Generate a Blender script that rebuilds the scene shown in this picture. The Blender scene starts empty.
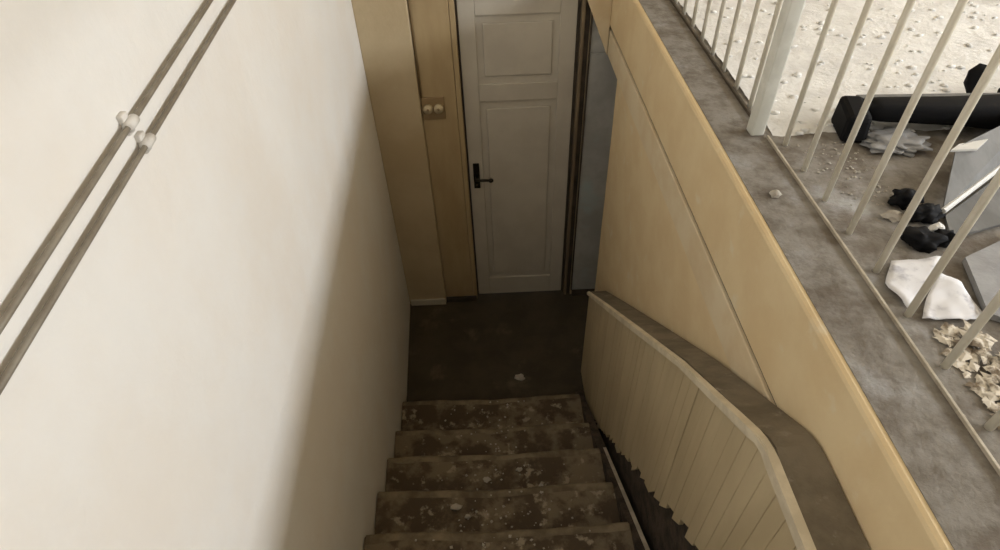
import bpy, bmesh, math, random
from mathutils import Vector, Matrix, noise
random.seed(7)
scene = bpy.context.scene
COL = scene.collection

# ---------------------------------------------------------------- camera
FPX = 590.0                                   # focal length in pixels of the 1000 px wide frame
CAM = Vector((0.0, 0.0, 3.1))
_F = Vector((-28, 565, -FPX)).normalized()    # world +y seen from the camera
_N = Vector((25, -625, -FPX)); _N = (_N - _F * _N.dot(_F)).normalized()
_U = -_N                                      # world +z
_R = _F.cross(_U)                             # world +x
W2C = Matrix((_R, _F, _U)).transposed()       # world vector -> camera vector
cam_data = bpy.data.cameras.new('camera')
cam_data.sensor_width = 36.0
cam_data.lens = FPX / 1000.0 * 36.0
cam_data.clip_start = 0.02
cam = bpy.data.objects.new('camera', cam_data)
cam.matrix_world = Matrix.Translation(CAM) @ W2C.transposed().to_4x4()
COL.objects.link(cam)
scene.camera = cam

# ---------------------------------------------------------------- world and daylight
scene.view_settings.view_transform = 'Standard'
scene.view_settings.look = 'None'
scene.view_settings.gamma = 1.0
scene.view_settings.use_curve_mapping = False
scene.view_settings.exposure = -0.5
world = bpy.data.worlds.new('sky'); scene.world = world
world.use_nodes = True
bg = world.node_tree.nodes['Background']
bg.inputs['Color'].default_value = (0.90, 0.95, 1.0, 1)
bg.inputs['Strength'].default_value = 1.0
WIN_X = 4.5
WINDOWS = [(-1.75, -0.35), (0.0, 1.4), (1.75, 2.9)]   # y ranges of the windows in the upper right wall
WIN_Z = (3.25, 4.10)
SKY_POWER = 120.0                                     # daylight per square metre of pane
for y0, y1 in WINDOWS:
    L = bpy.data.lights.new('window_daylight', 'AREA')
    L.shape = 'RECTANGLE'; L.size = WIN_Z[1] - WIN_Z[0]; L.size_y = y1 - y0
    L.energy = SKY_POWER * L.size * L.size_y
    L.color = (0.94, 0.97, 1.0)
    o = bpy.data.objects.new('window_daylight', L)
    o.location = (WIN_X + 0.16, (y0 + y1) / 2, (WIN_Z[0] + WIN_Z[1]) / 2)
    o.rotation_euler = (0, math.pi / 2, 0)
    COL.objects.link(o)
CEIL_Z = 4.8

# ---------------------------------------------------------------- helpers
def at_z(px, py, z):
    """the point of the horizontal plane z that the photo pixel shows"""
    d = W2C.transposed() @ Vector((px - 500, 275 - py, -FPX))
    return CAM + d * ((z - CAM.z) / d.z)

def srgb(r, g, b):
    f = lambda c: (c / 255 / 12.92) if c / 255 <= 0.04045 else ((c / 255 + 0.055) / 1.055) ** 2.4
    return (f(r), f(g), f(b), 1)

def material(name, base, other=None, scale=4.0, contrast=(0.35, 0.65), rough=0.8, bump=0.0,
             bump_scale=60.0, third=None, third_scale=14.0, third_range=(0.55, 0.7), stretch=(1, 1, 1), metal=0.0):
    m = bpy.data.materials.new(name); m.use_nodes = True
    nt = m.node_tree; N = nt.nodes; K = nt.links
    b = N['Principled BSDF']
    b.inputs['Roughness'].default_value = rough
    b.inputs['Metallic'].default_value = metal
    geo = N.new('ShaderNodeNewGeometry')
    mp = N.new('ShaderNodeMapping'); mp.inputs['Scale'].default_value = stretch
    K.new(geo.outputs['Position'], mp.inputs['Vector'])
    def nz(sc, det=6.0):
        n = N.new('ShaderNodeTexNoise'); n.inputs['Scale'].default_value = sc
        n.inputs['Detail'].default_value = det; n.inputs['Roughness'].default_value = 0.62
        K.new(mp.outputs['Vector'], n.inputs['Vector']); return n
    def ramp(n, lo, hi):
        r = N.new('ShaderNodeMapRange'); r.inputs['From Min'].default_value = lo; r.inputs['From Max'].default_value = hi
        r.interpolation_type = 'SMOOTHSTEP'
        K.new(n.outputs['Fac'], r.inputs['Value']); return r
    def mix(fac, a, bcol):
        x = N.new('ShaderNodeMix'); x.data_type = 'RGBA'
        K.new(fac.outputs['Result'], x.inputs['Factor'])
        if isinstance(a, tuple): x.inputs['A'].default_value = a
        else: K.new(a, x.inputs['A'])
        x.inputs['B'].default_value = bcol
        return x.outputs['Result']
    col = base
    if other: col = mix(ramp(nz(scale), *contrast), col, other)
    if third: col = mix(ramp(nz(third_scale, 8.0), *third_range), col, third)
    if isinstance(col, tuple): b.inputs['Base Color'].default_value = col
    else: K.new(col, b.inputs['Base Color'])
    if bump:
        bm_ = N.new('ShaderNodeBump'); bm_.inputs['Strength'].default_value = bump; bm_.inputs['Distance'].default_value = 0.01
        K.new(nz(bump_scale, 5.0).outputs['Fac'], bm_.inputs['Height'])
        K.new(bm_.outputs['Normal'], b.inputs['Normal'])
    return m

M = {}
M['white_plaster'] = material('white_plaster', (0.79, 0.745, 0.68, 1), (0.81, 0.79, 0.75, 1), 2.2, rough=0.9, bump=0.25, bump_scale=25)
M['tan_plaster'] = material('tan_plaster', (0.60, 0.49, 0.32, 1), (0.53, 0.42, 0.26, 1), 2.5, rough=0.85, bump=0.2, bump_scale=30)
M['yellow_paint'] = material('yellow_paint', (0.80, 0.645, 0.40, 1), (0.75, 0.58, 0.34, 1), 5.0, rough=0.7, bump=0.15, bump_scale=40,
                             third=(0.80, 0.68, 0.48, 1), third_scale=9, third_range=(0.58, 0.72))
M['cream_paint'] = material('cream_paint', (0.78, 0.66, 0.46, 1), (0.72, 0.57, 0.36, 1), 6.0, rough=0.7)
M['ceiling_paint'] = material('ceiling_paint', (0.60, 0.51, 0.38, 1), rough=0.9)
M['concrete'] = material('concrete', (0.26, 0.24, 0.21, 1), (0.15, 0.125, 0.098, 1), 16.0, contrast=(0.36, 0.66), rough=0.9, bump=0.5, bump_scale=45,
                         third=(0.42, 0.42, 0.42, 1), third_scale=6.0, third_range=(0.52, 0.78))
M['cellar_floor'] = material('cellar_floor', (0.066, 0.050, 0.029, 1), (0.046, 0.034, 0.019, 1), 5.0, rough=0.75, bump=0.3, bump_scale=40,
                             third=(0.11, 0.088, 0.054, 1), third_scale=3.5, third_range=(0.56, 0.7), stretch=(1, 1, 1))
M['tread'] = material('tread', (0.085, 0.06, 0.036, 1), (0.20, 0.155, 0.10, 1), 7.0, contrast=(0.44, 0.58), rough=0.85, bump=0.6, bump_scale=60,
                      third=(0.34, 0.285, 0.205, 1), third_scale=15.0, third_range=(0.57, 0.66))
M['nosing'] = material('nosing', (0.25, 0.20, 0.13, 1), (0.12, 0.09, 0.055, 1), 9.0, rough=0.8, bump=0.3)
M['dark_dirt'] = material('dark_dirt', (0.035, 0.025, 0.017, 1), (0.09, 0.065, 0.045, 1), 14.0, rough=0.95, bump=0.7, bump_scale=50)
M['board_paint'] = material('board_paint', (0.58, 0.475, 0.30, 1), (0.50, 0.40, 0.245, 1), 6.0, rough=0.65, stretch=(1, 1, 0.25))
M['cap_stone'] = material('cap_stone', (0.21, 0.175, 0.125, 1), (0.135, 0.11, 0.075, 1), 9.0, rough=0.75, bump=0.4, bump_scale=50,
                          third=(0.28, 0.25, 0.20, 1), third_scale=22, third_range=(0.58, 0.72))
M['cap_edge'] = material('cap_edge', (0.74, 0.65, 0.49, 1), (0.60, 0.52, 0.38, 1), 15.0, rough=0.7)
M['door_white'] = material('door_white', (0.61, 0.57, 0.49, 1), (0.55, 0.51, 0.44, 1), 4.0, rough=0.5)
M['jamb_brown'] = material('jamb_brown', (0.28, 0.22, 0.14, 1), (0.16, 0.12, 0.08, 1), 6.0, rough=0.6, stretch=(1, 1, 0.2))
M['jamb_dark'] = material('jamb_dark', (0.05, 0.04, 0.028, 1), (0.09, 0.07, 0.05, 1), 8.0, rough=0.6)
M['casing'] = material('casing', (0.50, 0.385, 0.22, 1), (0.42, 0.31, 0.17, 1), 5.0, rough=0.55, stretch=(1, 1, 0.25))
M['grey_leaf'] = material('grey_leaf', (0.48, 0.49, 0.48, 1), (0.38, 0.385, 0.375, 1), 5.0, rough=0.45, third=(0.42, 0.50, 0.51, 1), third_scale=3, third_range=(0.55, 0.7))
M['base_white'] = material('base_white', (0.62, 0.57, 0.47, 1), rough=0.6)
M['black_metal'] = material('black_metal', (0.02, 0.016, 0.012, 1), rough=0.4, metal=0.5)
M['pipe'] = material('pipe', (0.17, 0.14, 0.10, 1), (0.24, 0.21, 0.16, 1), 18.0, rough=0.5)
M['pipe_clip'] = material('pipe_clip', (0.70, 0.67, 0.62, 1), (0.5, 0.46, 0.4, 1), 30.0, rough=0.6)
M['switch'] = material('switch', (0.62, 0.52, 0.34, 1), rough=0.4)
M['switch_base'] = material('switch_base', (0.30, 0.21, 0.11, 1), rough=0.5)
M['baluster'] = material('baluster', (0.80, 0.76, 0.65, 1), (0.70, 0.65, 0.53, 1), 12.0, rough=0.5)
M['post'] = material('post', (0.76, 0.76, 0.70, 1), (0.62, 0.62, 0.56, 1), 10.0, rough=0.55)
M['strip'] = material('strip', (0.58, 0.52, 0.42, 1), (0.40, 0.35, 0.27, 1), 15.0, rough=0.5)
M['dust_white'] = material('dust_white', (0.82, 0.815, 0.79, 1), (0.70, 0.69, 0.67, 1), 9.0, rough=0.95, bump=0.6, bump_scale=50)
M['rubble'] = material('rubble', (0.74, 0.68, 0.58, 1), (0.22, 0.175, 0.125, 1), 28.0, contrast=(0.46, 0.60), rough=0.95)
M['chip'] = material('chip', (0.50, 0.47, 0.41, 1), (0.36, 0.32, 0.27, 1), 25.0, rough=0.95)
M['paper'] = material('paper', (0.78, 0.78, 0.81, 1), (0.45, 0.45, 0.50, 1), 22.0, contrast=(0.5, 0.70), rough=0.7)
M['black_stuff'] = material('black_stuff', (0.008, 0.008, 0.009, 1), rough=0.7)
M['grey_board'] = material('grey_board', (0.20, 0.20, 0.195, 1), (0.13, 0.13, 0.125, 1), 12.0, rough=0.7, stretch=(1, 0.3, 1))
M['light_edge'] = material('light_edge', (0.68, 0.68, 0.66, 1), rough=0.5)
M['grey_sack'] = material('grey_sack', (0.33, 0.33, 0.335, 1), (0.23, 0.23, 0.235, 1), 9.0, rough=0.6, bump=0.4, bump_scale=18)
M['window_frame'] = material('window_frame', (0.72, 0.70, 0.66, 1), rough=0.5)
glass = bpy.data.materials.new('glass'); glass.use_nodes = True
g = glass.node_tree.nodes['Principled BSDF']
g.inputs['Transmission Weight'].default_value = 1.0; g.inputs['Roughness'].default_value = 0.02; g.inputs['IOR'].default_value = 1.02
M['glass'] = glass
M['black_stuff'].node_tree.nodes['Principled BSDF'].inputs['Specular IOR Level'].default_value = 0.1

def link(name, bm, mat, parent=None, smooth=False):
    bmesh.ops.recalc_face_normals(bm, faces=bm.faces)
    me = bpy.data.meshes.new(name); bm.to_mesh(me); bm.free()
    me.materials.append(M[mat])
    if smooth:
        for p in me.polygons: p.use_smooth = True
    o = bpy.data.objects.new(name, me); COL.objects.link(o)
    if parent: o.parent = parent
    return o

def bx(bm, x0, x1, y0, y1, z0, z1, bevel=0.0):
    vs = [bm.verts.new((x, y, z)) for x in (x0, x1) for y in (y0, y1) for z in (z0, z1)]
    fs = [bm.faces.new([vs[i] for i in q]) for q in ((0, 1, 3, 2), (4, 6, 7, 5), (0, 4, 5, 1), (2, 3, 7, 6), (0, 2, 6, 4), (1, 5, 7, 3))]
    if bevel:
        es = list({e for f in fs for e in f.edges})
        bmesh.ops.bevel(bm, geom=es, offset=bevel, segments=2, affect='EDGES', profile=0.5)
    return bm

def hexa(bm, pts, bevel=0.0):
    """eight corners: bottom four, then the top four in the same order"""
    vs = [bm.verts.new(p) for p in pts]
    fs = [bm.faces.new([vs[i] for i in q]) for q in ((3, 2, 1, 0), (4, 5, 6, 7), (0, 1, 5, 4), (1, 2, 6, 5), (2, 3, 7, 6), (3, 0, 4, 7))]
    if bevel:
        es = list({e for f in fs for e in f.edges})
        bmesh.ops.bevel(bm, geom=es, offset=bevel, segments=2, affect='EDGES', profile=0.5)
    return bm

def box(name, mat, parent, *dims, bevel=0.0):
    return link(name, bx(bmesh.new(), *dims, bevel=bevel), mat, parent)

def tube(bm, a, b, r, seg=12, caps=True):
    a = Vector(a); b = Vector(b); d = (b - a)
    q = d.to_track_quat('Z', 'Y').to_matrix().to_4x4()
    bmesh.ops.create_cone(bm, cap_ends=caps, segments=seg, radius1=r, radius2=r, depth=d.length,
                          matrix=Matrix.Translation((a + b) / 2) @ q)
    return bm

def blob(bm, c, r, seed, sub=2, rough=0.35, freq=1.4):
    res = bmesh.ops.create_icosphere(bm, subdivisions=sub, radius=1.0)
    off = Vector((seed * 3.7, seed * 1.3, seed * 2.1))
    for v in res['verts']:
        k = 1 + rough * noise.noise(v.co * freq + off)
        v.co = Vector((v.co.x * r[0] * k, v.co.y * r[1] * k, v.co.z * r[2] * k)) + Vector(c)
    return bm

def empty(name, loc=(0, 0, 0)):
    o = bpy.data.objects.new(name, None); o.empty_display_size = 0.1
    COL.objects.link(o); o.location = loc
    return o

def tag(o, label=None, cat=None, group=None, kind=None):
    if label: o['label'] = label
    if cat: o['category'] = cat
    if group: o['group'] = group
    if kind: o['kind'] = kind
    return o

# ---------------------------------------------------------------- the shell
UP = 2.22                 # upper floor
BACK = 3.0                # far wall of the stairwell
RX = 0.62                 # plane of the right-hand wall under the upper floor
FRONT = -2.7              # wall behind the viewer
def left_x(y): return -0.50 - 0.047 * y

bm = bmesh.new()
hexa(bm, [(left_x(FRONT) - 0.2, FRONT, 0), (left_x(FRONT), FRONT, 0), (left_x(BACK), BACK, 0), (left_x(BACK) - 0.2, BACK, 0),
          (left_x(FRONT) - 0.2, FRONT, CEIL_Z), (left_x(FRONT), FRONT, CEIL_Z), (left_x(BACK), BACK, CEIL_Z), (left_x(BACK) - 0.2, BACK, CEIL_Z)])
tag(link('wall_left', bm, 'white_plaster'), 'smooth white plaster wall with two pipes running along it', kind='structure')

DX0, DX1, DTOP = -0.150, 0.475, 2.12       # door opening in the far wall
bm = bmesh.new()
bx(bm, left_x(BACK) - 0.2, DX0 - 0.03, BACK, BACK + 0.2, 0, CEIL_Z)
bx(bm, DX1 + 0.05, WIN_X, BACK, BACK + 0.2, 0, CEIL_Z)
bx(bm, DX0 - 0.03, DX1 + 0.05, BACK, BACK + 0.2, DTOP + 0.04, CEIL_Z)
wb = tag(link('wall_back', bm, 'tan_plaster'), 'tan plaster wall around the white door at the stair foot', kind='structure')
bm = bmesh.new(); bx(bm, left_x(BACK) + 0.001, -0.376, BACK - 0.035, BACK - 0.0005, 0.0, CEIL_Z - 0.001, 0.006)
link('pilaster', bm, 'tan_plaster', wb)
tag(box('baseboard_back', 'base_white', None, left_x(BACK) + 0.012, -0.378, BACK - 0.05, BACK - 0.036, 0, 0.055, bevel=0.004),
    'short pale baseboard at the foot of the far wall', kind='structure')

# right-hand wall under the upper floor
bm = bmesh.new()
REC = 2.655                # the wall stops here: a shallow recess runs on to the far wall
bx(bm, RX, RX + 0.18, FRONT, REC - 0.03, 0, 1.80)
zs = [1.80 * k / 18 for k in range(19)]
ed = [REC + 0.012 * noise.noise(Vector((0, 0, z * 5))) + 0.03 * (z - 0.9) for z in zs]
for k in range(18):        # its broken plaster edge
    hexa(bm, [(RX, REC - 0.03, zs[k]), (RX + 0.18, REC - 0.03, zs[k]), (RX + 0.18, ed[k], zs[k]), (RX, ed[k], zs[k]),
              (RX, REC - 0.03, zs[k + 1]), (RX + 0.18, REC - 0.03, zs[k + 1]), (RX + 0.18, ed[k + 1], zs[k + 1]), (RX, ed[k + 1], zs[k + 1])])
bx(bm, RX + 0.1805, RX + 0.22, REC - 0.3, BACK, 0, 1.80)
tag(link('wall_right', bm, 'yellow_paint'), 'yellow painted wall under the upper floor edge', kind='structure')
bm = bmesh.new(); bx(bm, RX - 0.004, RX + 0.18, FRONT + 0.01, BACK - 0.001, 1.8005, 1.928, 0.004)
t2 = tag(link('trim_2', bm, 'cream_paint'), 'narrow cream strip below the dark joint of the yellow beam', kind='structure')
bm = bmesh.new(); bx(bm, RX + 0.006, RX + 0.18, FRONT + 0.01, BACK - 0.001, 1.9285, 1.9445)
tag(link('trim_3', bm, 'jamb_dark'), 'thin dark joint line along the yellow beam', kind='structure')
bm = bmesh.new(); bx(bm, RX - 0.006, RX + 0.18, FRONT + 0.01, BACK - 0.001, 1.945, UP - 0.002, 0.010)
tag(link('trim_1', bm, 'yellow_paint'), 'broad yellow painted beam face along the upper floor edge', kind='structure')
bm = bmesh.new()          # haunch of the beam against the far wall
P = [(RX - 0.007, 1.80), (RX - 0.007, 2.30), (0.490, 2.30), (0.490, 2.085)]
hexa(bm, [(x, BACK - 0.018, z) for x, z in P] + [(x, BACK - 0.055, z) for x, z in P], 0.003)
tag(link('trim_6', bm, 'cream_paint'), 'slanting cream haunch where the beam meets the far wall', kind='structure')
# upper floor
bm = bmesh.new()
bx(bm, RX + 0.012, WIN_X, FRONT, BACK - 0.001, UP - 0.0015, UP)
bx(bm, RX + 0.181, WIN_X, FRONT, BACK - 0.001, UP - 0.2, UP - 0.002)
tag(link('floor_upper', bm, 'concrete'), 'dirty grey concrete upper floor with a bare ledge', kind='structure')
box_bm = bmesh.new(); bx(box_bm, left_x(-1.2) + 0.01, RX - 0.008, FRONT, -1.20, UP - 0.2, UP)
tag(link('floor_landing', box_bm, 'concrete'), 'grey concrete landing at the head of the stairs', kind='structure')
# lower floor
bm = bmesh.new(); bx(bm, left_x(BACK) - 0.2, RX + 0.18, FRONT, BACK + 0.3, -0.1, 0)
tag(link('floor', bm, 'cellar_floor'), 'dark brown worn floor at the stair foot', kind='structure')
# wall behind the viewer, window wall, ceiling with a roof light
bm = bmesh.new(); bx(bm, left_x(FRONT) - 0.2, WIN_X, FRONT - 0.2, FRONT, 0, CEIL_Z)
tag(link('wall_front', bm, 'white_plaster'), 'white plaster wall behind the viewer', kind='structure')
bm = bmesh.new()
bx(bm, WIN_X, WIN_X + 0.25, FRONT, BACK, UP - 0.2, WIN_Z[0]); bx(bm, WIN_X, WIN_X + 0.25, FRONT, BACK, WIN_Z[1], CEIL_Z)
edges = [FRONT] + [v for w in WINDOWS for v in w] + [BACK]
for k in range(0, len(edges), 2): bx(bm, WIN_X, WIN_X + 0.25, edges[k], edges[k + 1], WIN_Z[0], WIN_Z[1])
tag(link('wall_window', bm, 'white_plaster'), 'white plaster window wall of the upper room', kind='structure')
for n, (y0, y1) in enumerate(WINDOWS):
    bm = bmesh.new(); xw = WIN_X + 0.05
    bx(bm, xw, xw + 0.05, y0, y1, WIN_Z[0], WIN_Z[0] + 0.05); bx(bm, xw, xw + 0.05, y0, y1, WIN_Z[1] - 0.05, WIN_Z[1])
    for yy in (y0, y1 - 0.05, (y0 + y1) / 2 - 0.025): bx(bm, xw, xw + 0.05, yy, yy + 0.05, WIN_Z[0] + 0.05, WIN_Z[1] - 0.05)
    w = tag(link('window_%d' % (n + 1), bm, 'window_frame'), 'white framed window of the upper room', kind='structure')
bm = bmesh.new()
bx(bm, left_x(BACK) - 0.2, WIN_X + 0.25, FRONT - 0.2, BACK + 0.2, CEIL_Z, CEIL_Z + 0.12)
tag(link('ceiling', bm, 'ceiling_paint'), 'beige ceiling high above the stairs', kind='structure')

# ---------------------------------------------------------------- door at the stair foot
d = tag(empty('door_1', (0.16, BACK, 0)), 'white panelled door with black handle at the foot of the stairs', kind='structure')
def dpart(name, mat, x0, x1, y0, y1, z0, z1, bevel=0.003, parent=None):
    bm = bx(bmesh.new(), x0 - 0.16, x1 - 0.16, y0 - BACK, y1 - BACK, z0, z1, bevel)
    return link(name, bm, mat, parent or d)
LY = BACK + 0.030                                       # face of the leaf
lx0, lx1 = DX0 + 0.010, DX1 - 0.014
dpart('leaf', 'door_white', lx0, lx1, LY + 0.012, LY + 0.045, 0.012, 2.10)
ST = 0.085
dpart('stile', 'door_white', lx0, lx0 + ST, LY, LY + 0.013, 0.012, 2.10)
dpart('stile', 'door_white', lx1 - ST, lx1, LY, LY + 0.013, 0.012, 2.10)
for z0, z1 in ((0.012, 0.17), (1.53, 1.63), (1.995, 2.10)):
    dpart('rail', 'door_white', lx0 + ST + 0.0005, lx1 - ST - 0.0005, LY, LY + 0.013, z0, z1)
for z0, z1 in ((0.215, 1.485), (1.672, 1.955)):
    dpart('panel', 'door_white', lx0 + ST + 0.035, lx1 - ST - 0.035, LY + 0.004, LY + 0.013, z0, z1, 0.006)
dpart('jamb', 'casing', DX0 - 0.028, DX0 - 0.002, BACK - 0.012, BACK + 0.09, 0.0, DTOP + 0.04)
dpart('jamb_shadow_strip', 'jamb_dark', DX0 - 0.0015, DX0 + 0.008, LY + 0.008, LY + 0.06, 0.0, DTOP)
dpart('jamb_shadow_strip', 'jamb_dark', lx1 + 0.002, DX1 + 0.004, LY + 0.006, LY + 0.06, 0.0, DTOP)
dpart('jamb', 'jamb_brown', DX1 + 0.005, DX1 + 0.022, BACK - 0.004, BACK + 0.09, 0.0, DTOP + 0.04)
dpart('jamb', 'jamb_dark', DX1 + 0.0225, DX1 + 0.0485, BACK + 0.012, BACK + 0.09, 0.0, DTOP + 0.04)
dpart('head', 'casing', DX0 - 0.0015, DX1 + 0.004, BACK - 0.008, BACK + 0.09, DTOP + 0.001, DTOP + 0.04)
hx = -0.098
plate = dpart('handle_plate', 'black_metal', hx - 0.019, hx + 0.019, LY - 0.008, LY - 0.0005, 0.955, 1.135, 0.004)
bm = bmesh.new()
tube(bm, (hx - 0.16, LY - 0.008 - BACK, 1.045), (hx - 0.16, LY - 0.055 - BACK, 1.045), 0.009)
tube(bm, (hx - 0.16 - 0.008, LY - 0.052 - BACK, 1.045), (hx - 0.16 + 0.085, LY - 0.052 - BACK, 1.040), 0.008)
blob(bm, (hx - 0.16 + 0.085, LY - 0.052 - BACK, 1.040), (0.017, 0.014, 0.014), 1, 2, 0.05)
link('handle_lever', bm, 'black_metal', plate, True)
bm = bmesh.new(); tube(bm, (hx - 0.16, LY - 0.009 - BACK, 0.985), (hx - 0.16, LY - 0.012 - BACK, 0.985), 0.006)
link('keyhole', bm, 'jamb_dark', plate)
# strip of panelling between pilaster and door
tag(box('trim_4', 'casing', None, -0.374, DX0 - 0.030, BACK - 0.012, BACK - 0.0005, 0.045, DTOP + 0.1, bevel=0.003),
    'tan painted upright board left of the white door, carrying the switch', kind='structure')
tag(box('trim_5', 'jamb_dark', None, -0.374, DX0 - 0.004, BACK - 0.030, BACK - 0.013, 0.0, 0.043, bevel=0.003),
    'low dark block at the foot of the tan board', kind='structure')

# double switch on the tan board
sw = tag(empty('light_switch', (-0.308, BACK - 0.0125, 1.53)), 'cream double light switch on the tan board left of the door', 'light switch')
def spart(name, mat, bm, parent=sw): return link(name, bm, mat, parent, name != 'base_plate')
spart('base_plate', 'switch_base', bx(bmesh.new(), -0.062, 0.062, -0.012, 0.0, -0.066, 0.066, 0.004))
for sx in (-0.029, 0.029):
    bm = bmesh.new(); tube(bm, (sx, -0.012, 0.004), (sx, -0.034, 0.004), 0.025, 20); b = spart('switch_body', 'switch', bm)
    bm = bmesh.new(); tube(bm, (sx, -0.034, 0.004), (sx, -0.050, 0.014), 0.006, 10); spart('toggle', 'switch_base', bm, b)
bm = bmesh.new(); tube(bm, (-0.058, -0.008, 0.066), (-0.058, -0.008, 1.6), 0.006, 8)
spart('cable', 'switch_base', bm)

# narrow grey panel on the far wall, running into the recess on the right
gl = tag(empty('metal_shutter', (0.66, BACK, 0.0)), 'narrow blue grey upright shutter right of the white door', 'shutter')
link('sheet', bx(bmesh.new(), -0.128, 0.138, -0.016, -0.001, 0.06, 1.7990, 0.003), 'grey_leaf', gl)
link('sheet_top', bx(bmesh.new(), -0.128, -0.048, -0.016, -0.001, 1.7995, 2.16, 0.003), 'grey_leaf', gl)
link('edge_strip', bx(bmesh.new(), -0.135, -0.1285, -0.024, -0.001, 0.06, 2.16, 0.002), 'jamb_dark', gl)
link('foot', bx(bmesh.new(), -0.125, 0.135, -0.020, -0.001, 0.0, 0.0595), 'jamb_dark', gl)

# ---------------------------------------------------------------- staircase
st = tag(empty('staircase', (0, 2.01, 0)), 'dark worn steps littered with plaster going down to the door', 'stairs')
NOSE = [2.01, 1.705, 1.455, 1.194, 0.942]
while len(NOSE) < 12: NOSE.append(NOSE[-1] - 0.26)
NZ = [0.175 * (k + 1) for k in range(6)]
while len(NZ) < 12: NZ.append(NZ[-1] + (UP - NZ[5]) / 7)
SXR = 0.455                    # right end of the treads
for k, (yn, zn) in enumerate(zip(NOSE, NZ)):
    yb = NOSE[k + 1] - 0.028 if k < 11 else -1.195
    zl = NZ[k - 1] if k else 0.0
    # tread: a slightly uneven stone slab, worn hollow in the middle of its edge
    bm = bmesh.new(); nx = 26
    prof = [(0.0, -0.042), (0.0, -0.006), (-0.012, 0.0), (-0.10, 0.0), (-0.18, 0.0), (yb - yn, 0.0), (yb - yn, -0.042)]
    rows = []
    for i in range(nx + 1):
        u = i / nx
        row = []
        for j, (dy, dz) in enumerate(prof):
            xl = left_x(yn + dy) + 0.004
            x = xl + (SXR - xl) * u
            wear = 0.010 * math.exp(-((u - 0.5) / 0.22) ** 2) if j in (1, 2, 3) else 0
            jit = 0.006 * noise.noise(Vector((x * 9, k * 3.1, j * 0.3))) if j < 3 else 0
            row.append(bm.verts.new((x, yn + dy - (wear * 0.8 if j < 3 else 0) + jit - 2.01, zn + dz - wear + (jit * 0.5 if j in (1, 2) else 0))))
        rows.append(row)
    n = len(prof)
    for i in range(nx):
        for j in range(n):
            bm.faces.new((rows[i][j], rows[i][(j + 1) % n], rows[i + 1][(j + 1) % n], rows[i + 1][j]))
    bm.faces.new(rows[0]); bm.faces.new(rows[-1][::-1])
    t = link('tread', bm, 'tread', st)
    bm = bmesh.new(); rows = []
    for i in range(nx + 1):
        u = i / nx; xl = left_x(yn) + 0.008; x = xl + (SXR - 0.004 - xl) * u
        wear = 0.010 * math.exp(-((u - 0.5) / 0.22) ** 2); jit = 0.006 * noise.noise(Vector((x * 9, k * 3.1, 0.3)))
        wid = 0.030 + 0.012 * noise.noise(Vector((x * 7, k * 5.7, 1.0)))
        yy = yn - 2.01 - wear * 0.8 + jit
        rows.append([bm.verts.new(q) for q in ((x, yy + 0.004, zn - 0.030), (x, yy + 0.004, zn - 0.004 - wear), (x, yy - 0.008, zn + 0.0025 - wear + jit * 0.3), (x, yy - wid, zn + 0.001 - wear))])
    for i in range(nx):
        for j in range(3): bm.faces.new((rows[i][j], rows[i][j + 1], rows[i + 1][j + 1], rows[i + 1][j]))
    link('nosing', bm, 'nosing', st, True)
    bm = bmesh.new(); xl = left_x(yb) + 0.004
    hexa(bm, [(xl, yb - 2.01, zl), (SXR, yb - 2.01, zl), (SXR, yn - 0.03 - 2.01, zl), (xl, yn - 0.03 - 2.01, zl),
              (xl, yb - 2.01, zn - 0.0425), (SXR, yb - 2.01, zn - 0.0425), (SXR, yn - 0.03 - 2.01, zn - 0.0425), (xl, yn - 0.03 - 2.01, zn - 0.0425)])
    link('riser', bm, 'dark_dirt', st)
def string_z(y): return 0.371 + (1.645 - y) * 0.70
bm = bmesh.new(); ya, yb = 2.15, -1.15
za, zb = string_z(ya), string_z(yb)
hexa(bm, [(SXR + 0.001, ya - 2.01, 0.0), (0.497, ya - 2.01, 0.0), (0.497, yb - 2.01, 0.0), (SXR + 0.001, yb - 2.01, 0.0),
          (SXR + 0.001, ya - 2.01, max(0.01, za - 0.03)), (0.497, ya - 2.01, max(0.01, za - 0.03)), (0.497, yb - 2.01, zb - 0.03), (SXR + 0.001, yb - 2.01, zb - 0.03)])
sb = link('string_board', bm, 'dark_dirt', st)
bm = bmesh.new(); ya = 2.05; za = string_z(ya)
hexa(bm, [(0.482, ya - 2.01, za - 0.029), (0.497, ya - 2.01, za - 0.029), (0.497, yb - 2.01, zb - 0.029), (0.482, yb - 2.01, zb - 0.029),
          (0.482, ya - 2.01, za - 0.012), (0.497, ya - 2.01, za - 0.012), (0.497, yb - 2.01, zb - 0.012), (0.482, yb - 2.01, zb - 0.012)])
link('string_cap', bm, 'strip', sb)

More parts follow.
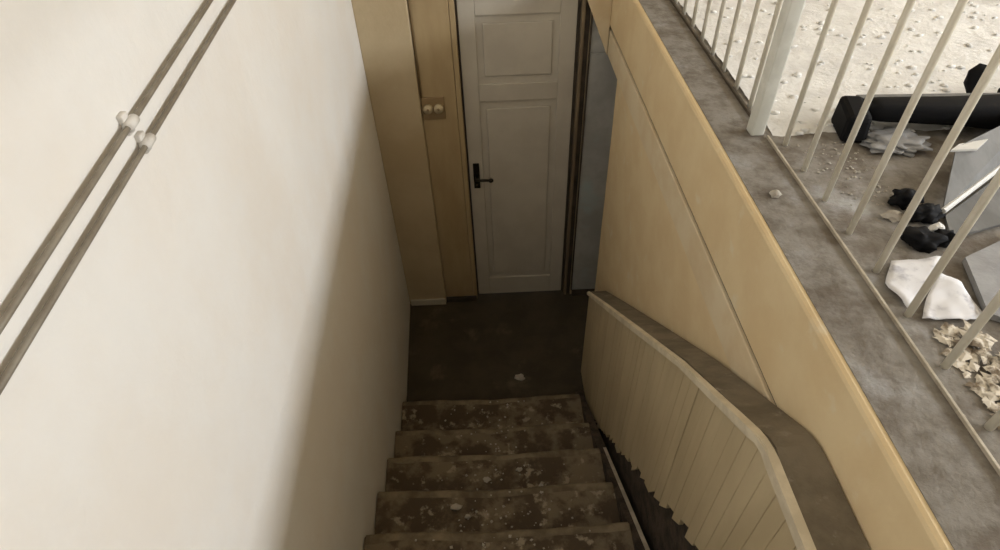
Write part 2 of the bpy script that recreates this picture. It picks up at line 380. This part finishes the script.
# ---------------------------------------------------------------- boarded guard beside the stairs
GX = 0.512
gd = tag(empty('stair_guard', (GX, 2.29, 0)), 'beige boarded stair guard with dark stone coping along the steps', 'stair guard')
TOPS = [(2.31, 0.695), (1.017, 1.727), (0.590, 2.025), (-2.0, 2.025)]
def top_z(y):
    if y >= TOPS[0][0]: return TOPS[0][1] - (y - TOPS[0][0]) * 0.8
    for (ya, za), (yb, zb) in zip(TOPS, TOPS[1:]):
        if y >= yb: return za + (zb - za) * (ya - y) / (ya - yb)
def low_z(y):
    if y > 1.97: return 0.004
    return min(max(0.004, 0.113 + (1.90 - y) * 1.05), string_z(y) + 0.36)
G0 = Vector((GX, 2.29, 0))
bw = 0.048; y = 2.28; i = 0
while y > -1.1:
    y2 = y - bw + 0.0008
    jag = lambda: random.uniform(-0.05, 0.03) * (0.25 if y > 1.8 else 1)
    dxx = random.uniform(-0.0012, 0.0012)
    b0, b1 = max(0.004, low_z(y) + jag()), max(0.004, low_z(y2) + jag())
    bm = bmesh.new()
    xs0, xs1 = GX + dxx, GX + 0.016
    hexa(bm, [Vector(p) - G0 for p in ((xs0, y, b0), (xs1, y, b0), (xs1, y2, b1), (xs0, y2, b1),
              (xs0, y, top_z(y) - 0.001), (xs1, y, top_z(y) - 0.001), (xs1, y2, top_z(y2) - 0.001), (xs0, y2, top_z(y2) - 0.001))], 0.002)
    link('board', bm, 'board_paint', gd)
    y -= bw; i += 1
bm = bmesh.new(); ya = 2.275
pts = [ya, 1.97, 1.017, 0.59, -1.14]
for a, b in zip(pts, pts[1:]):
    la, lb = max(0.0, min(low_z(a), string_z(a)) - 0.12), max(0.0, min(low_z(b), string_z(b)) - 0.12)
    hexa(bm, [Vector(p) - G0 for p in ((GX + 0.018, a, la), (GX + 0.040, a, la), (GX + 0.040, b, lb), (GX + 0.018, b, lb),
              (GX + 0.018, a, top_z(a) - 0.002), (GX + 0.040, a, top_z(a) - 0.002), (GX + 0.040, b, top_z(b) - 0.002), (GX + 0.018, b, top_z(b) - 0.002))])
link('backing', bm, 'dark_dirt', gd)
link('end_post', hexa(bmesh.new(), [Vector(p) - G0 for p in ((GX, 2.305, 0), (RX - 0.006, 2.305, 0), (RX - 0.006, 2.282, 0), (GX, 2.282, 0),
     (GX, 2.305, 0.690), (RX - 0.006, 2.305, 0.690), (RX - 0.006, 2.282, 0.705), (GX, 2.282, 0.705))], 0.003), 'board_paint', gd)
# coping: sloping length and level length, each with a pale front edge
CT = 0.030
segs = [[2.315, 1.9, 1.45, 1.017, 0.63, 0.605, 0.575, 0.55, 0.1, -0.5, -1.14]]
cope = []
for sg in segs:
    for nm, xa, xb, mt, dz in (('coping', GX + 0.0085, RX - 0.009, 'cap_stone', 0.0), ('coping_edge', GX - 0.011, GX + 0.008, 'cap_edge', 0.002)):
        bm = bmesh.new(); ring = []
        for yy in sg:
            zt = top_z(yy) + CT + dz; zb = top_z(yy) + 0.001 + dz
            ring.append([bm.verts.new(Vector(p) - G0) for p in ((xa, yy, zb), (xb, yy, zb), (xb, yy, zt), (xa, yy, zt))])
        for a, b in zip(ring, ring[1:]):
            for j in range(4): bm.faces.new((a[j], a[(j + 1) % 4], b[(j + 1) % 4], b[j]))
        bm.faces.new(ring[0][::-1]); bm.faces.new(ring[-1])
        es = [e for e in bm.edges if abs(e.verts[0].co.y - e.verts[1].co.y) > 0.001]
        bmesh.ops.bevel(bm, geom=es, offset=0.004, segments=2, affect='EDGES')
        p = gd if nm == 'coping' else cope[-1]
        o = link(nm, bm, mt, p)
        if nm == 'coping': cope.append(o)
        else: o['label'] = 'pale worn front edge of the coping'

# ---------------------------------------------------------------- pipes on the left wall
for k, (zz, tilt, lab) in enumerate(((2.644, 0.043, 'upper of two thin grey brown pipes on the white wall'), (2.611, 0.031, 'lower of two thin grey brown pipes on the white wall'))):
    pp = tag(empty('wall_pipe', (left_x(0) + 0.012, 0, zz)), lab, 'pipe', 'pipes along the white wall')
    bm = bmesh.new()
    q = lambda yy: (left_x(yy) - left_x(0), yy, tilt * yy)
    tube(bm, q(-1.5), q(BACK - 0.05), 0.0043, 14)
    link('tube', bm, 'pipe', pp, True)
    for yc in (-0.55, 0.795 + 0.018 * k, 2.2):
        bm = bmesh.new(); c = Vector(q(yc))
        tube(bm, Vector(q(yc - 0.014)), Vector(q(yc + 0.014)), 0.0078, 14)
        cl = link('pipe_clip', bm, 'pipe_clip', pp, True)
        bm = bmesh.new(); bx(bm, c.x - 0.0125, c.x - 0.003, yc - 0.009, yc + 0.009, c.z - 0.016, c.z + 0.016, 0.002)
        link('clip_foot', bm, 'pipe_clip', cl)

# ---------------------------------------------------------------- railing on the ledge
rl = tag(empty('stair_railing', (0.80, 1.45, UP)), 'cream metal railing of thin upright bars on the upper ledge', 'railing')
R0 = Vector((0.80, 1.45, UP))
bm = bmesh.new(); tube(bm, (0, 0, -0.0), (0, 0, 0.90), 0.0072, 10)
proto = link('baluster', bm, 'baluster', rl, True)
ys = [1.380 - 0.1255 * k for k in range(16)]
proto.location = (0, ys[0] - 1.45, 0)
for yy in ys[1:]:
    c = proto.copy(); COL.objects.link(c); c.parent = rl; c.location = (0, yy - 1.45, 0)
FXR = 0.772
for k in range(11):
    c = proto.copy(); COL.objects.link(c); c.parent = rl; c.location = (FXR - 0.80, 1.585 + 0.1255 * k - 1.45, 0)
link('post', bx(bmesh.new(), -0.078, -0.040, -0.02, 0.02, 0.0, 0.92, 0.005), 'post', rl)
link('post', bx(bmesh.new(), -0.02, 0.02, -2.07, -2.03, 0.0, 0.92, 0.005), 'post', rl)
link('top_rail', bx(bmesh.new(), -0.022, 0.022, -2.07, -0.0205, 0.9005, 0.935, 0.008), 'baluster', rl)
link('top_rail', bx(bmesh.new(), -0.05, -0.008, -0.0195, 1.54, 0.9205, 0.955, 0.008), 'baluster', rl)
link('gap_shadow_strip', bx(bmesh.new(), -0.046, -0.036, 0.0205, 1.54, 0.0, 0.010, 0.002), 'jamb_dark', rl)['label'] = 'dark strip standing in for the shadow gap at the foot of the far bars'  # shade of the gap below the far bars, laid in as a dark strip
link('edge_strip', bx(bmesh.new(), -0.037, -0.0315, -2.9, -0.030, 0.0, 0.008, 0.001), 'strip', rl)['label'] = 'pale narrow strip along the ledge'

# ---------------------------------------------------------------- dust and debris on the upper floor
bm = bmesh.new(); nx, ny = 90, 75
X0, X1, Y0, Y1 = 0.785, 2.7, 1.36, 2.98
grid = {}
for i in range(nx + 1):
    for j in range(ny + 1):
        x = X0 + (X1 - X0) * i / nx; yv = Y0 + (Y1 - Y0) * j / ny
        edge = min(1.0, max(0.0, (yv - 1.40 - 0.03 * noise.noise(Vector((x * 7, 2, 0))) + 0.10 * max(0, x - 1.0) * 0) / 0.06))
        z = UP - 0.004 + edge * (0.008 + 0.004 * noise.noise(Vector((x * 11, yv * 11, 4))) + 0.003 * noise.noise(Vector((x * 40, yv * 40, 1))))
        grid[i, j] = bm.verts.new((x, yv, z))
for i in range(nx):
    for j in range(ny): bm.faces.new((grid[i, j], grid[i + 1, j], grid[i + 1, j + 1], grid[i, j + 1]))
for i in range(500):
    p = Vector((random.uniform(0.82, 2.5), 1.42 + 1.5 * random.random() ** 1.5, UP + 0.006)); w = random.uniform(0.003, 0.012)
    blob(bm, p, (w * 1.3, w, w * 0.5), i, 1, 0.7)
tag(link('plaster_dust', bm, 'dust_white', None, True), 'white layer of fallen plaster dust behind the railing', 'dust', kind='stuff')

def px(px_, py_, z=UP): return at_z(px_, py_, z)

# long black block with a thick left end, behind the bars
def chain(name, mat, pts, label, cat, parent=None, smooth=True):
    """rounded body through pts: (point, half width, half height)"""
    bm = bmesh.new(); rings = []
    for k, (p, w, h) in enumerate(pts):
        a = pts[max(0, k - 1)][0]; b = pts[min(len(pts) - 1, k + 1)][0]
        t = (b - a).normalized(); s = t.cross(Vector((0, 0, 1)))
        s = s.normalized() if s.length > 0.05 else Vector((1, 0, 0)); u = s.cross(t).normalized()
        ring = []
        for n in range(16):
            a_ = 2 * math.pi * n / 16
            cx, cz = math.cos(a_), math.sin(a_)
            cx = math.copysign(abs(cx) ** 0.55, cx); cz = math.copysign(abs(cz) ** 0.55, cz)
            ring.append(bm.verts.new(p + s * (cx * w) + u * (cz * h)))
        rings.append(ring)
    for a, b in zip(rings, rings[1:]):
        for n in range(16): bm.faces.new((a[n], a[(n + 1) % 16], b[(n + 1) % 16], b[n]))
    bm.faces.new(rings[0][::-1]); bm.faces.new(rings[-1])
    o = link(name, bm, mat, parent, smooth)
    if label: tag(o, label, cat)
    return o
bb = tag(empty('black_beam', (1.2, 1.38, UP)), 'long black beam with a thick left end on the upper floor', 'beam')
B0 = Vector((1.2, 1.47, UP))
Pn = lambda x, y, z: Vector((x, y, UP + z)) - B0
chain('bar', 'black_stuff', [(Pn(1.02, 1.535, 0.062), 0.028, 0.022), (Pn(1.06, 1.530, 0.062), 0.035, 0.026), (Pn(1.25, 1.505, 0.062), 0.042, 0.03),
      (Pn(1.45, 1.475, 0.062), 0.062, 0.04), (Pn(1.75, 1.43, 0.062), 0.075, 0.045)], None, None, bb)
link('end_block', hexa(bmesh.new(), [Pn(0.945, 1.460, 0.0), Pn(1.015, 1.452, 0.0), Pn(1.035, 1.575, 0.0), Pn(0.968, 1.585, 0.0),
     Pn(0.950, 1.470, 0.075), Pn(1.012, 1.462, 0.075), Pn(1.030, 1.570, 0.088), Pn(0.968, 1.580, 0.088)], 0.014), 'black_stuff', bb)
link('pale_top_strip', hexa(bmesh.new(), [Pn(1.03, 1.580, 0.02), Pn(1.70, 1.510, 0.02), Pn(1.70, 1.535, 0.02), Pn(1.03, 1.605, 0.02),
     Pn(1.03, 1.580, 0.070), Pn(1.70, 1.510, 0.085), Pn(1.70, 1.535, 0.085), Pn(1.03, 1.605, 0.070)], 0.004), 'grey_board', bb)
E0 = Vector((1.405, 1.545, UP))
chain('black_elbow', 'black_stuff', [(E0 + Vector(p), w, h) for p, w, h in (((0.0, 0, 0.008), 0.013, 0.010), ((-0.002, 0.012, 0.035), 0.013, 0.010), ((-0.004, 0.022, 0.060), 0.024, 0.016),
      ((0.004, 0.034, 0.085), 0.026, 0.017), ((0.014, 0.042, 0.105), 0.012, 0.009))], 'small bent black elbow standing behind the black beam', 'fitting')
chain('black_bag', 'black_stuff', [(Vector((1.475, 1.53, UP + 0.034)), 0.025, 0.02), (Vector((1.52, 1.53, UP + 0.049)), 0.05, 0.034), (Vector((1.66, 1.53, UP + 0.055)), 0.06, 0.040), (Vector((1.76, 1.53, UP + 0.05)), 0.04, 0.03)],
      'black bag at the right edge behind the black beam', 'bag')
c = px(1008, -8)
tag(link('black_sack', blob(bmesh.new(), (c.x + 0.05, c.y + 0.02, UP + 0.088), (0.16, 0.13, 0.075), 5, 3, 0.2), 'black_stuff', None, True), 'black sack at the top right corner on the white dust', 'sack')

# grey sack in front of the beam
c = px(884, 136)
tag(link('grey_sack', blob(bmesh.new(), (c.x, c.y - 0.05, UP + 0.013), (0.075, 0.055, 0.014), 3, 4, 0.7, 2.6), 'grey_sack', None, True), 'pale grey crumpled sack in front of the black beam', 'sack')

def sheet(name, pix, z, th, mat, label, cat, edge=None, lift=None, group=None):
    """a flat board or sheet whose outline stands at the pixels pix on the height z (+ lift at each corner)"""
    lift = lift or [0] * len(pix)
    pts = [px(x, y, z + l) for (x, y), l in zip(pix, lift)]
    base = sum(pts, Vector()) / len(pts); base.z = UP
    e = tag(empty(name, base), label, cat, group)
    bm = bmesh.new()
    lo = [bm.verts.new(p - base) for p in pts]; hi = [bm.verts.new(p - base + Vector((0, 0, th))) for p in pts]
    n = len(pts); bm.faces.new(lo[::-1]); bm.faces.new(hi)
    for k in range(n): bm.faces.new((lo[k], lo[(k + 1) % n], hi[(k + 1) % n], hi[k]))
    if mat == 'paper':                              # creased: finer mesh with low folds
        bmesh.ops.triangulate(bm, faces=bm.faces)
        bmesh.ops.subdivide_edges(bm, edges=bm.edges, cuts=5, use_grid_fill=True)
        for v in bm.verts: v.co.z += 0.004 + 0.006 * noise.noise(Vector((v.co.x * 34, v.co.y * 34, len(pix)))) + 0.003 * noise.noise(Vector((v.co.x * 90, v.co.y * 90, 3)))
    link('sheet', bm, mat, e, mat == 'paper')
    for k in (edge or []):
        a, b = pts[k] - base, pts[(k + 1) % n] - base
        bm = bmesh.new(); tube(bm, a + Vector((0, 0, th)), b + Vector((0, 0, th)), 0.007, 8)
        link('edge_strip', bm, 'light_edge', e)
    return e
sheet('grey_board', [(941, 214), (955, 150), (1040, 108), (1040, 138)], UP + 0.012, 0.008, 'grey_board',
      'grey board with a pale lower edge, propped behind the bars', 'board', edge=[3], lift=[0, 0.06, 0.08, 0.02])
sheet('grey_plank', [(950, 240), (944, 218), (1040, 146), (1040, 215)], UP + 0.004, 0.007, 'grey_board',
      'smooth grey plank below the propped grey board', 'plank')
sheet('pale_board', [(962, 262), (985, 318), (1040, 335), (1040, 225)], UP + 0.004, 0.014, 'grey_sack',
      'pale grey smooth board beside the white papers', 'board')
sheet('white_offcut', [(950, 152), (958, 146), (987, 141), (976, 151)], UP + 0.075, 0.006, 'light_edge',
      'small white offcut on top of the propped grey board', 'offcut')
sheet('paper_sheet', [(890, 263), (943, 258), (930, 285), (908, 310), (884, 285)], UP + 0.002, 0.0015, 'paper', 'crumpled white paper sheet nearest the bars', 'paper', lift=[0, 0.012, 0.006, 0.0, 0.004])
sheet('paper_sheet', [(938, 274), (960, 284), (985, 319), (965, 322), (921, 320), (925, 300)], UP + 0.002, 0.0015, 'paper', 'white paper sheet lying beside the pale grey board', 'paper', lift=[0.006, 0.01, 0.0, 0.0, 0.002, 0.0])

# black lumps of cloth
for k, (x, y, rx, ry, rz, lab) in enumerate(((901, 204, 0.030, 0.026, 0.022, 'small black rag lump left of the black rags'), (921, 219, 0.036, 0.026, 0.020, 'black rag lump touching the grey board'),
                                         (917, 244, 0.034, 0.032, 0.018, 'wide black rag lying above the white paper'), (942, 243, 0.022, 0.020, 0.016, 'small black rag beside the grey plank'))):
    c = px(x, y)
    tag(link('black_rag', blob(bmesh.new(), (c.x, c.y, UP + rz * 0.8), (rx, ry, rz), 11 + k, 3, 0.9, 2.0), 'black_stuff', None, True), lab, 'rag', 'black rags on the upper floor')
def stone(name, mat, p, r, seed, label, cat, group=None):
    bm = blob(bmesh.new(), (p.x, p.y, p.z + r[2] * 0.7), r, seed, 2, 0.6, 1.7)
    return tag(link(name, bm, mat), label, cat, group)
stone('plaster_chunk', 'dust_white', px(935, 232), (0.020, 0.014, 0.012), 21, 'white plaster chunk among the black rags', 'plaster chunk')
stone('plaster_chunk', 'chip', px(775, 196), (0.013, 0.012, 0.009), 22, 'small grey plaster chunk alone on the bare ledge', 'plaster chunk')
stone('plaster_chunk', 'chip', px(892, 218), (0.022, 0.016, 0.010), 23, 'grey plaster chunk left of the black rags', 'plaster chunk')
stone('plaster_chunk', 'chip', at_z(520, 378, 0.0), (0.030, 0.024, 0.010), 24, 'pale plaster chunk on the dark floor before the door', 'plaster chunk')

def scatter(bm, n, place, smin, smax, flat=0.5, stretch=1.0):
    for k in range(n):
        p = place()
        if p is None: continue
        s = random.uniform(smin, smax)
        rot = Matrix.Rotation(random.uniform(0, 6.28), 4, 'Z') @ Matrix.Rotation(random.uniform(-0.4, 0.4), 4, 'X')
        vs = []
        for q in ((1, 0, 0), (-1, 0, 0), (0, 1, 0), (0, -1, 0), (0, 0, 1), (0, 0, -1)):
            v = Vector((q[0] * s * stretch, q[1] * s, q[2] * s * flat)) * random.uniform(0.7, 1.2)
            vs.append(bm.verts.new(p + Vector((0, 0, s * flat * 0.6)) + rot @ v))
        for a, b, c_ in ((0, 2, 4), (2, 1, 4), (1, 3, 4), (3, 0, 4), (2, 0, 5), (1, 2, 5), (3, 1, 5), (0, 3, 5)):
            bm.faces.new((vs[a], vs[b], vs[c_]))
    return bm
# heap of rubble by the bars
def heap():
    x = random.uniform(0.812, 1.35); yv = random.uniform(0.1, 0.71)
    lim = 0.822 + 0.015 * noise.noise(Vector((yv * 14, 0, 0)))
    if x < lim or (x > 0.90 and yv > 0.64): return None
    h = min(0.05, (x - lim) * 0.35) * (0.7 + 0.5 * noise.noise(Vector((x * 9, yv * 9, 2))))
    return Vector((x, yv, UP + max(0, h) * random.random()))
tag(link('rubble_heap', scatter(bmesh.new(), 4200, heap, 0.003, 0.013, 0.4, 1.5), 'rubble'), 'beige heap of splintered rubble behind the railing', 'rubble', kind='stuff')
# crumbs across the concrete
def crumbs(): return Vector((random.uniform(0.83, 0.99), random.uniform(1.10, 1.39), UP))
tag(link('floor_grit', scatter(bmesh.new(), 90, crumbs, 0.002, 0.006), 'chip'), 'fine grey grit on the upper floor', 'grit', kind='stuff')
# plaster crumbs on the steps and in the gutter beside the guard
def on_steps():
    k = random.choice((0, 1, 2, 3, 3, 4, 4, 5)); yv = random.uniform(NOSE[k + 1] + 0.01, NOSE[k] - 0.02)
    return Vector((random.gauss(-0.06 + 0.02 * k, 0.15), yv, NZ[k] - 0.002))
def clamp_steps():
    p = on_steps()
    return p if left_x(p.y) + 0.03 < p.x < SXR - 0.03 else None
tag(link('step_crumbs', scatter(bmesh.new(), 260, clamp_steps, 0.002, 0.008), 'chip'), 'pale plaster crumbs strewn down the steps', 'crumbs', kind='stuff')
for k, (x, y, r, lab) in enumerate(((456, 508, 0.022, 'pale plaster lump lowest and leftmost on the steps'), (487, 480, 0.018, 'pale plaster lump in the middle of a step'),
                                    (468, 517, 0.014, 'small pale lump just right of the lowest plaster lump'), (519, 470, 0.016, 'pale plaster lump right of the middle of the steps'),
                                    (541, 486, 0.013, 'pale plaster lump nearest the boarded guard'))):
    p = at_z(x, y, 0.875)
    kk = max(j for j in range(12) if NOSE[j] > at_z(x, y, 0.6).y); p = at_z(x, y, NZ[kk])
    stone('plaster_crumb', 'chip', p, (r, r * 0.7, r * 0.45), 30 + k, lab, 'plaster lump', 'plaster lumps on the steps')
